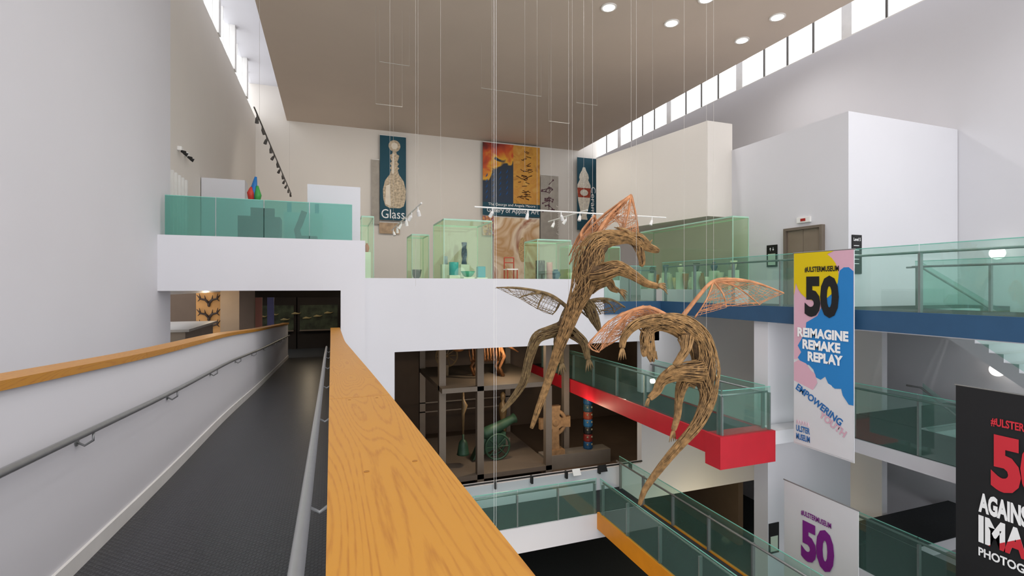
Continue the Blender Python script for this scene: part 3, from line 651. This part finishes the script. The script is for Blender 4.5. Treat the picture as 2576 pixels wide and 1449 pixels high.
k_=bannerY(14.55,15.9,3.54,8.1,y0,TEALB,'deep teal banner with a painted porcelain jar reading Ceramics')
JW=M('porcelain_print','#e4dccb',.6,var=.2,scale=8); JR=M('jar_red_print','#a8442c',.6,var=.35,scale=8)
pr=[(.25,0),(.18,.3),(.25,.5),(.42,1.2),(.48,1.8),(.46,2.2),(.3,2.5),(.34,2.65),(.3,2.85),(.15,3.1),(.08,3.3)]
flat([(15.03+r,4.2+z) for r,z in pr]+[(15.03-r,4.2+z) for r,z in reversed(pr)],y0-.006,JW,k_)
flat([(14.6,5.6),(15.46,5.6),(15.5,6.2),(14.56,6.2)],y0-.012,JR,k_); flat(ell(15.03,5.9,.28,.2),y0-.018,JW,k_)
text('Ceramics',(15.52,y0-.02,6.3),(0,0,-1),(1,0,0),2.4,.32,WT,k_,bold=0)

# ------------------------------------------------------------------ event banners
def bannerX(x,ya,yb,z0,z1,mat,label):
    t=thing('hanging_banner',(x,(ya+yb)/2,z0),label,'banner')
    MB().box(x,yb,z0,x+.012,ya,z1).make('banner_cloth',mat,parent=t)
    MB().tube([(x+.006,ya+.02,z1),(x+.006,yb-.02,z1)],.012,8).make('top_bar',STEEL,parent=t)
    return t
def flx(poly,x,ya,mat,parent): return MB().prism([(x,ya-s_,z) for s_,z in poly],(.001,0,0)).make('printed_shape',mat,parent=parent)
X1=9.25; Y1=7.9
PWH=M('banner_white','#d6d5d8',.7,var=.01); PK=M('pink_print','#d6a9b9',.7,var=.01); BL=M('bright_blue_print','#257cbe',.7,var=.01); YE=M('yellow_print','#d8bd00',.7,var=.01)
BK=M('black_print','#161618',.6,var=0); BLT=M('blue_text_print','#2467a8',.6,var=0)
b1=bannerX(X1,Y1,6.6,-3.33,.70,PWH,'tall white banner with yellow pink and blue anniversary shapes')
flx([(.01,.69),(1.29,.69),(1.29,-1.9),(1.0,-1.9),(.4,-1.45),(.01,-1.55)],X1-.003,Y1,PK,b1)
blue=[(1.02,.3),(1.1,.36),(1.2,.36),(1.29,.28),(1.29,-2.25),(1.2,-2.25),(1.08,-2.1),(1.05,-1.98),(.92,-2.0),(.78,-1.92),(.72,-1.8),(.62,-1.88),(.52,-1.85),(.46,-1.7),(.36,-1.62),(.2,-1.62),(.1,-1.5),(.18,-1.38),(.1,-1.25),(.28,-.95),(.3,-.75),(.55,-.6),(.7,-.3),(.95,0)]
flx(blue,X1-.006,Y1,BL,b1)
flx([(0.01,.69),(.9,.69)]+[(.52+.48*math.cos(a),.2+.5*math.sin(a)) for a in [math.radians(60-i*15) for i in range(0,16)]]+[(.01,-.2)],X1-.009,Y1,YE,b1)
flx([(.01,-2.0),(.01,-1.62),(.12,-1.55),(.3,-1.6),(.4,-1.72),(.5,-1.78),(.55,-1.95),(.45,-2.12),(.2,-2.05)],X1-.009,Y1,PK,b1)
flx([(.01,-1.58),(.1,-1.58),(.2,-1.65),(.28,-1.8),(.3,-1.95),(.45,-2.1),(.6,-2.02),(.7,-1.9),(.85,-1.95),(.95,-2.08),(1.08,-2.1),(1.16,-2.3),(1.29,-2.3),(1.29,-3.3),(.01,-3.3)],X1-.0075,Y1,PWH,b1)
def tx(s0,z,w_,h,body,mat,par,x=X1,ya=Y1,bold=.03,rot=0,cut=None): return text(body,(x-.012,ya-s0,z),(0,-1,0),(0,0,1),w_,h,mat,par,bold=bold,rot=rot,cut=cut)
tx(.27,.28,.74,.12,'#ULSTERMUSEUM',BK,b1); tx(.27,-.63,.74,.84,'50',BK,b1,bold=.05)
tx(.1,-1.06,1.1,.2,'REIMAGINE',WT,b1,bold=.05); tx(.22,-1.3,.82,.2,'REMAKE',WT,b1,bold=.05); tx(.34,-1.54,.75,.2,'REPLAY',WT,b1,bold=.05)
tx(.05,-2.17,1.12,.15,'EMPOWERING',BLT,b1,rot=-.5); tx(.58,-2.62,.6,.15,'YOUTH',PK,b1,rot=-.5)
tx(.07,-3.05,.32,.13,'ULSTER',BLT,b1); tx(.07,-3.22,.32,.13,'MUSEUM',BLT,b1)
MB().tube([(X1-.012,Y1-.07-.03*i,-2.9+(.09 if i%2 else 0)) for i in range(11)],.007,4).make('zigzag_mark',PK,parent=b1)
PUR=M('purple_print','#7a1f80',.6,var=0)
b2=bannerX(9.15,8.05,6.45,-8.0,-4.15,PWH,'white banner with purple anniversary lettering hanging below a walkway')
tx(.42,-4.73,.66,.12,'#ULSTERMUSEUM',PUR,b2,x=9.15,ya=8.05); tx(.42,-5.62,.72,.82,'50',PUR,b2,x=9.15,ya=8.05,bold=.05)
RDT=M('red_print','#c82c38',.6,var=0); BKB=M('banner_black','#1a1a1c',.7,var=.02)
b3=bannerX(9.25,4.98,3.6,-5.8,-1.55,BKB,'black banner with red and white lettering for a photography exhibition')
a3=dict(x=9.25,ya=4.98)
tx(.45,-2.08,.75,.13,'#ULSTERMUSEUM',RDT,b3,**a3); tx(.45,-3.02,.72,.84,'50',RDT,b3,bold=.05,**a3)
tx(.3,-3.42,1.0,.3,'AGAINST THE',WT,b3,bold=.05,**a3); tx(.3,-3.88,.95,.42,'IMAGE',WT,b3,bold=.05,**a3); tx(.3,-4.08,.95,.13,'PHOTOGRAPHY',WT,b3,bold=.03,**a3)
tx(.3,-3.88,.95,.42,'IMAGE',RDT,b3,bold=.05,cut=(.12,0,-.45,1.0),**a3)

# ------------------------------------------------------------------ ceiling lamps, added fill spots, tracks, wires
for x,y in ((8.05,13.4),(10.46,13.5),(10.55,12.0),(13.4,12.04),(13.5,13.6),(5.6,11.9)):
    t=thing('ceiling_downlight',(x,y,ZC-.03),'round recessed white ceiling downlight','ceiling light','recessed ceiling downlights')
    MB().tube([(x,y,ZC-.03),(x,y,ZC-.001)],.24,24).make('trim_ring',PW,parent=t); MB().tube([(x,y,ZC-.04),(x,y,ZC-.028)],.18,24).make('lens',LAMP,parent=t)
for x,y in ((8.05,13.4),(10.5,12.8),(13.4,12.8),(5.6,11.9),(8,6),(3,6),(12.5,5),(1.5,10),(6,2)):
    lamp('SPOT',(x,y,ZC-.06),420,.15,(1,.98,.97),(0,0,0),150)  # a few sit at the downlights, the others are added unseen fill
for x in (0,5,10.5): lamp('SPOT',(x,20,7.2),420,.15,(1,.93,.84),(math.radians(55),0,0),115)  # added warm wash on the back wall, no fixtures here
lamp('SPOT',(3,15.5,6.5),250,.15,(1,.93,.84),(0,0,0),140); lamp('SPOT',(8,16.5,6.5),250,.15,(1,.93,.84),(0,0,0),140)  # added downward fill over the upper gallery, nothing modelled around it
def track(p0,p1,n,label,mat):
    p0=Vector(p0); p1=Vector(p1); t=thing('track_light',(p0+p1)/2,label,'track light')
    MB().tube([p0,p1],.02,6).make('track_bar',mat,parent=t)
    for i in range(n):
        p=p0.lerp(p1,(i+.5)/n); d=Vector((random.uniform(-.5,.5),random.uniform(-.3,.6),-.8)).normalized()
        MB().tube([p,p+Vector((0,0,-.08)),p+Vector((0,0,-.09))+d*.03,p+Vector((0,0,-.09))+d*.16],[.015,.015,.04,.05],10).make('spotlight',mat,parent=t)
    for f in (.08,.92): p=p0.lerp(p1,f); MB().tube([p,(p.x,p.y,ZC-.002)],.003,4).make('suspension_wire',WIREM,parent=t)
track((3.37,12.0,1.98),(9.1,12.0,1.98),6,'long white suspended track with small white spotlights',PW)
track((2,17.8,1.95),(2,11.7,1.95),6,'white suspended track with spotlights near the display cases',PW)
track((6.6,14.7,2.08),(6.6,12.1,2.08),3,'short white suspended track with spotlights',PW)
track((-1.85,14.3,4.6),(-1.85,27,4.6),12,'dark suspended track lined with spotlights',DKSTEEL)
for a,b in (((1.43,16,7.0),(2.35,16,7.0)),((5.0,16.9,7.0),(7.3,16.9,7.0)),((8.8,17,7),(9.7,17,7)),((1.3,15.8,5.6),(2.1,15.8,5.6)),((7.2,16,5.8),(8,16,5.8))):
    m=MB(); m.tube([a,b],.01,5); m.tube([a,(a[0],a[1],ZC-.002)],.0025,4); m.tube([b,(b[0],b[1],ZC-.002)],.0025,4)
    m.make('suspended_bar',WIREM,label='thin white suspended bar on fine wires',cat='bar',group='thin suspended bars')
def wire(x,y,z,r=.0025,mat=WIREM): MB().tube([(x,y,z),(x,y,ZC-.002)],r,5).make('suspension_wire',mat,label='fine steel wire hanging from the ceiling',cat='wire',group='hanging wires')
for x,y,z in ((1.2,11,1.5),(1.75,11,0),(2.35,11.2,1),(4.8,12.2,3),(5.15,12.2,2)): wire(x,y,z)
wire(2.62,8.1,-5.2,.003,PW); wire(2.66,8.1,-5.2,.0025,PW)

# ------------------------------------------------------------------ willow dragons
F=Vector((math.sin(math.radians(20)),math.cos(math.radians(20)),0)); Rv=Vector((F.y,-F.x,0))
def crom(P,n=6):
    out=[]; Q=[P[0]]+P+[P[-1]]
    for i in range(1,len(Q)-2):
        for k in range(n):
            t=k/n; out.append(tuple(.5*((2*Q[i][j])+(-Q[i-1][j]+Q[i+1][j])*t+(2*Q[i-1][j]-5*Q[i][j]+4*Q[i+1][j]-Q[i+2][j])*t*t+(-Q[i-1][j]+3*Q[i][j]-3*Q[i+1][j]+Q[i+2][j])*t**3) for j in range(len(P[0]))))
    out.append(tuple(P[-1])); return out
def slim(r): return r*.76 if r<20 else (20*.76+(r-20)*.66)
def dragon(label,org,k,chains,wings,claws,head,wires,eyes=(),orange=True,tw_=WILLOW):
    org=Vector(org)
    chains=[[(p[0],p[1],p[2],slim(p[3])) for p in c] for c in chains]
    T=lambda p: org+Rv*(p[0]*k)+F*(p[1]*k)+Vector((0,0,p[2]*k))
    t=thing('dragon_sculpture',org,label,'sculpture')
    nodes={}; V=[]; Rr=[]; E=[]
    for ch in chains:
        prev=None
        for p in ch:
            key=tuple(round(q,2) for q in p[:3])
            if key not in nodes: nodes[key]=len(V); V.append(T(p)-org); Rr.append(p[3]*k*.92)
            i=nodes[key]
            if prev is not None and prev!=i: E.append((prev,i))
            prev=i
    me=bpy.data.meshes.new('body'); me.from_pydata(V,E,[]); ob=bpy.data.objects.new('body',me); COL.objects.link(ob)
    sm_=ob.modifiers.new('s','SKIN'); 
    for i,v in enumerate(me.skin_vertices[0].data): v.radius=(Rr[i],Rr[i]); v.use_root=(i==8)
    sm_.branch_smoothing=.6; ss=ob.modifiers.new('u','SUBSURF'); ss.levels=2; ss.render_levels=2
    bpy.context.view_layer.update(); dg=bpy.context.evaluated_depsgraph_get()
    m2=bpy.data.meshes.new_from_object(ob.evaluated_get(dg)); bpy.data.objects.remove(ob)
    for p in m2.polygons: p.use_smooth=True
    m2.materials.clear(); m2.materials.append(WILLOWD); ob=bpy.data.objects.new('body',m2); COL.objects.link(ob); ob.parent=t; ORG[ob.name]=org.copy()
    st=MB()
    for ci,ch in enumerate(chains):
        C=crom(ch,5); n=len(C); 
        if ci: C=C[3:]; n=len(C)
        P=[T(p) for p in C]; rr=[p[3]*k for p in C]
        frames=[]; u=None
        for i in range(n):
            tt=(P[min(i+1,n-1)]-P[max(i-1,0)]).normalized()
            u=(tt.orthogonal() if u is None else (u-tt*u.dot(tt))).normalized(); frames.append((u.copy(),tt.cross(u)))
        N=int((8+max(p[3] for p in ch)*2.2)*max(1,n/20))
        for s_ in range(N*2):
            L=random.randint(7,16); a=random.randint(-4,n-4); b=min(a+L,n-1); a=max(a,0)
            if b-a<2: continue
            ph=random.uniform(0,6.28); tw=random.choice((-1,1,1))*random.uniform(.01,.10); pts=[]; q0=random.uniform(.93,1.02)
            for i in range(a,b+1):
                an=ph+tw*(i-a); q=rr[i]*q0*random.uniform(.985,1.015)+.003
                pts.append(P[i]+(frames[i][0]*math.cos(an)+frames[i][1]*math.sin(an))*q)
            r=random.uniform(.004,.0072); st.tube(pts,[r]*(len(pts)-1)+[r*.4],4)
    st.make('woven_strands',tw_,parent=t,kind='stuff')
    for (p,dirx,dirz) in claws:
        m=MB()
        for q in (-.7,-.25,.25,.7):
            d=Vector((dirx,q*.6,dirz)); d2=Vector((-dirz,0,dirx))*q*.7
            e=[Vector(p),Vector(p)+(d+d2)*9+Vector((0,0,2)),Vector(p)+(d+d2)*17,Vector(p)+(d+d2)*24+Vector((0,0,-6))]
            m.tube([T(x) for x in e],[3.6*k,3.0*k,2.2*k,.5*k],6)
        m.make('claw',tw_,parent=t,smooth=True)
    for pts,rs in head: MB().tube([T(p) for p in pts],[r*k for r in rs],6).make('horn',tw_,parent=t,smooth=True)
    for p in eyes: MB().ball(T(p),2.6*k,8).make('eye',BLACK,parent=t,smooth=True)
    for w_ in wings:
        wt=MB(); net=MB()
        S_=[crom([tuple(q) for q in sp],5) for sp in w_['spars']]
        for i,sp in enumerate(S_):
            nn=len(sp); P=[T(p) for p in sp]; r0=(6 if i==w_['arm'] else 3.0)*k
            rs=[r0*(1-.7*j/(nn-1)) for j in range(nn)]
            wt.tube(P,rs,6)
            for z in range(5):
                of=Vector((random.uniform(-1,1),random.uniform(-1,1),random.uniform(-1,1)))*r0*.9
                wt.tube([P[j]+of*(1-.7*j/(nn-1))+Vector((random.uniform(-1,1),random.uniform(-1,1),random.uniform(-1,1)))*r0*.3 for j in range(nn)],[.0045]*nn,4)
        def at(sp,f):
            x=f*(len(sp)-1); i=min(int(x),len(sp)-2); q=x-i; return Vector(sp[i][:3]).lerp(Vector(sp[i+1][:3]),q)
        for A,Bq in w_['panels']:
            A=S_[A]; Bq=S_[Bq]
            for z in range(int(w_.get('n',34)*.6)):
                fa=random.random()**.8; fb=min(1,max(0,fa+random.uniform(-.22,.22))); pa=at(A,fa); pb=at(Bq,fb); sag=random.uniform(-4,3)
                mid=(pa+pb)/2+Vector((random.uniform(-3,3),random.uniform(-4,4),sag))
                net.tube([T(pa),T(pa.lerp(mid,.6)),T(mid),T(pb.lerp(mid,.5)),T(pb)],.0036,4,cap=False)
            for z in range(5):
                g_=(z+1)/6; pts=[]
                for q in range(7):
                    f=.05+.93*q/6; pts.append(T(at(A,f).lerp(at(Bq,f),min(1,max(0,g_+random.uniform(-.05,.05))))))
                net.tube(pts,.004,4,cap=False)
        wm=ORW if orange else tw_
        wo=wt.make('wing',wm,parent=t,smooth=True); net.make('wing_membrane',wm,parent=wo,kind='stuff')
    for p in wires:
        q=T(p); MB().tube([q,(q.x,q.y,ZC-.002)],.0022,4).make('suspension_wire',WIREM,parent=t)
    return t
k=.0068; d=8.5
oA=F*d+Rv*(162*k)+Vector((0,0,20*k))
spA=[(207,0,68,5),(196,0,72,11),(182,0,77,13),(168,0,86,20),(152,0,95,24),(130,0,102,19),(98,3,102,25),(70,5,97,33),(44,0,80,43),(32,0,46,50),(22,0,5,46),(12,0,-30,38),(0,0,-60,30),(-12,0,-92,24),(-26,2,-128,21),(-42,5,-170,17),(-58,10,-220,14),(-74,15,-272,12),(-94,20,-330,9),(-112,25,-383,5)]
ja=[(152,0,95,24),(158,0,72,14),(163,0,52,11),(164,0,38,9),(161,0,30,5)]
l1=[(22,0,5,46),(58,-24,12,32),(95,-30,24,24),(130,-30,10,16),(165,-30,-12,11),(194,-30,-20,8)]
l2=[(12,0,-30,38),(50,28,-14,24),(84,33,-8,16),(97,34,-25,11),(112,34,-32,7)]
apx=(142,22,213)
wA={'arm':0,'n':56,'spars':[[(45,5,95),(85,12,160),apx],[apx,(152,12,160),(157,5,114)],[apx,(130,15,150),(110,5,100)],[apx,(95,25,180),(50,32,142),(8,35,92),(-14,35,36)],[apx,(90,22,150),(45,25,115),(20,28,85)]],
 'panels':[(1,2),(2,0),(3,4),(4,0)]}
wA2={'arm':0,'n':26,'spars':[[(30,25,85),(20,60,120),(60,90,170)],[(60,90,170),(20,95,120),(-10,90,60)],[(60,90,170),(70,80,120),(60,60,90)]],'panels':[(0,1),(0,2)]}
dragon('woven brown willow dragon rearing upright with raised orange wing',oA,k,[spA,ja,l1,l2],[wA,wA2],[((194,-30,-20),1,-.1),((112,34,-32),.9,-.4)],
 [([(140,-8,106),(120,-14,120),(98,-18,126)],[6,4,1]),([(140,8,106),(120,14,122),(98,18,130)],[6,4,1]),([(152,-12,106),(146,-16,122)],[4,1]),([(152,12,106),(146,16,122)],[4,1]),([(180,-6,86),(188,-8,96)],[4,1])],[apx,(40,0,105),(-20,0,-110)],[(163,-15,92),(163,15,92)])
k=.0070; d=8.8
oC=F*d+Rv*(142*k)+Vector((0,0,-80*k))
spC=[(77,-10,-32,5),(70,-10,-14,12),(60,-10,8,17),(50,-10,28,19),(38,-8,42,16),(22,0,40,19),(12,0,24,25),(2,0,0,28),(-12,0,-24,25),(-48,-5,-36,20),(-80,-5,-52,18),(-98,0,-102,14),(-112,0,-160,12),(-140,5,-205,9),(-168,5,-238,4)]
c1_=[(-12,0,-24,25),(-24,-5,-62,17),(-22,-5,-92,11),(-18,-5,-112,8)]
c2_=[(-12,0,-24,25),(16,-5,-42,17),(38,-10,-62,13),(45,-10,-88,10),(48,-10,-102,8)]
wl={'arm':0,'n':26,'spars':[[(0,0,25),(-40,5,55),(-80,10,68),(-130,12,76),(-182,15,76)],[(-70,8,64),(-100,10,58),(-125,12,50)],[(-60,8,62),(-72,8,40),(-78,8,22)],[(-20,2,40),(-30,5,20),(-40,5,8)]],'panels':[(0,1),(1,2),(2,3)]}
wr={'arm':0,'n':24,'spars':[[(25,5,25),(65,10,45),(110,15,46),(148,20,26)],[(60,10,43),(75,12,25),(85,15,8)],[(95,14,46),(112,15,30),(120,18,12)],[(28,6,22),(40,8,10),(50,10,0)]],'panels':[(0,2),(1,2),(1,3)]}
dragon('dark brown willow dragon with lowered head and spread wings',oC,k,[spC,c1_,c2_],[wl,wr],[((-18,-5,-112),.1,-1),((48,-10,-102),.2,-1)],
 [([(42,-18,40),(28,-22,50)],[4,1]),([(42,-2,40),(28,4,52)],[4,1])],[(10,0,30)],[(60,-23,16)],orange=False,tw_=WILLOWK)
k=.0060; d=7.5
oB=F*d+Rv*(432*k)+Vector((0,0,-160*k))
spB=[(-80,0,-30,6),(-83,0,-14,13),(-87,0,6,17),(-93,0,28,23),(-88,0,52,20),(-68,0,66,24),(-38,0,68,33),(0,0,56,42),(32,0,28,45),(50,0,-12,43),(55,0,-50,46),(60,0,-88,34),(60,0,-120,26),(48,0,-158,21),(27,0,-195,17),(-8,0,-235,14),(-43,0,-275,12),(-74,0,-315,10),(-98,0,-350,8),(-112,0,-388,5)]
b0_=[(-93,0,28,23),(-101,-2,6,11),(-101,-2,-8,8),(-99,-2,-16,5)]
b1_=[(55,0,-50,46),(15,-20,-50,36),(-30,-25,-54,26),(-62,-25,-72,16),(-76,-25,-98,12),(-94,-25,-116,8)]
b2_=[(60,0,-88,34),(18,15,-76,23),(0,15,-92,18),(-8,15,-130,12),(-12,15,-170,10),(-22,15,-205,7)]
b3_=[(-38,0,68,33),(-88,-15,74,19),(-128,-20,64,15),(-154,-20,36,11),(-160,-20,8,8)]
b4_=[(0,0,56,42),(-6,-32,12,16),(-20,-35,-14,11),(-35,-35,-34,8)]
el=(80,15,173)
wB={'arm':0,'n':40,'spars':[[(-5,5,80),(38,10,132),el,(135,18,178),(195,22,168),(264,25,142)],[el,(60,12,125),(30,10,80)],[el,(104,15,140),(112,15,106)],[el,(140,18,158),(200,20,112)],[el,(170,20,172),(264,25,142)]],'panels':[(1,2),(2,3),(3,4)]}
wB2={'arm':0,'n':52,'spars':[[(-40,5,85),(-85,2,106),(-130,0,100),(-190,-5,70),(-242,-10,15)],[(-242,-10,15),(-232,-10,2),(-215,-10,-4)],[(-130,0,100),(-180,-8,50),(-215,-10,-4)],[(-130,0,100),(-150,-5,70),(-160,-5,30)],[(-60,2,92),(-90,0,75),(-130,-3,55)]],'panels':[(0,2),(2,3),(3,4),(0,4)]}
dragon('woven brown willow dragon diving with outstretched orange wings and long tail',oB,k,[spB,b0_,b1_,b2_,b3_,b4_],[wB,wB2],[((-94,-25,-116),-.3,-.6),((-22,15,-205),-.1,-1),((-160,-20,8),0,-1),((-35,-35,-34),-.7,-.6)],
 [([(-98,-10,42),(-112,-14,50)],[5,1]),([(-98,10,42),(-112,14,54)],[5,1]),([(-75,0,-5),(-68,0,-24)],[6,2])],[el,(0,0,85),(56,0,-10),(-120,0,100)],[(-89,-17,22)])
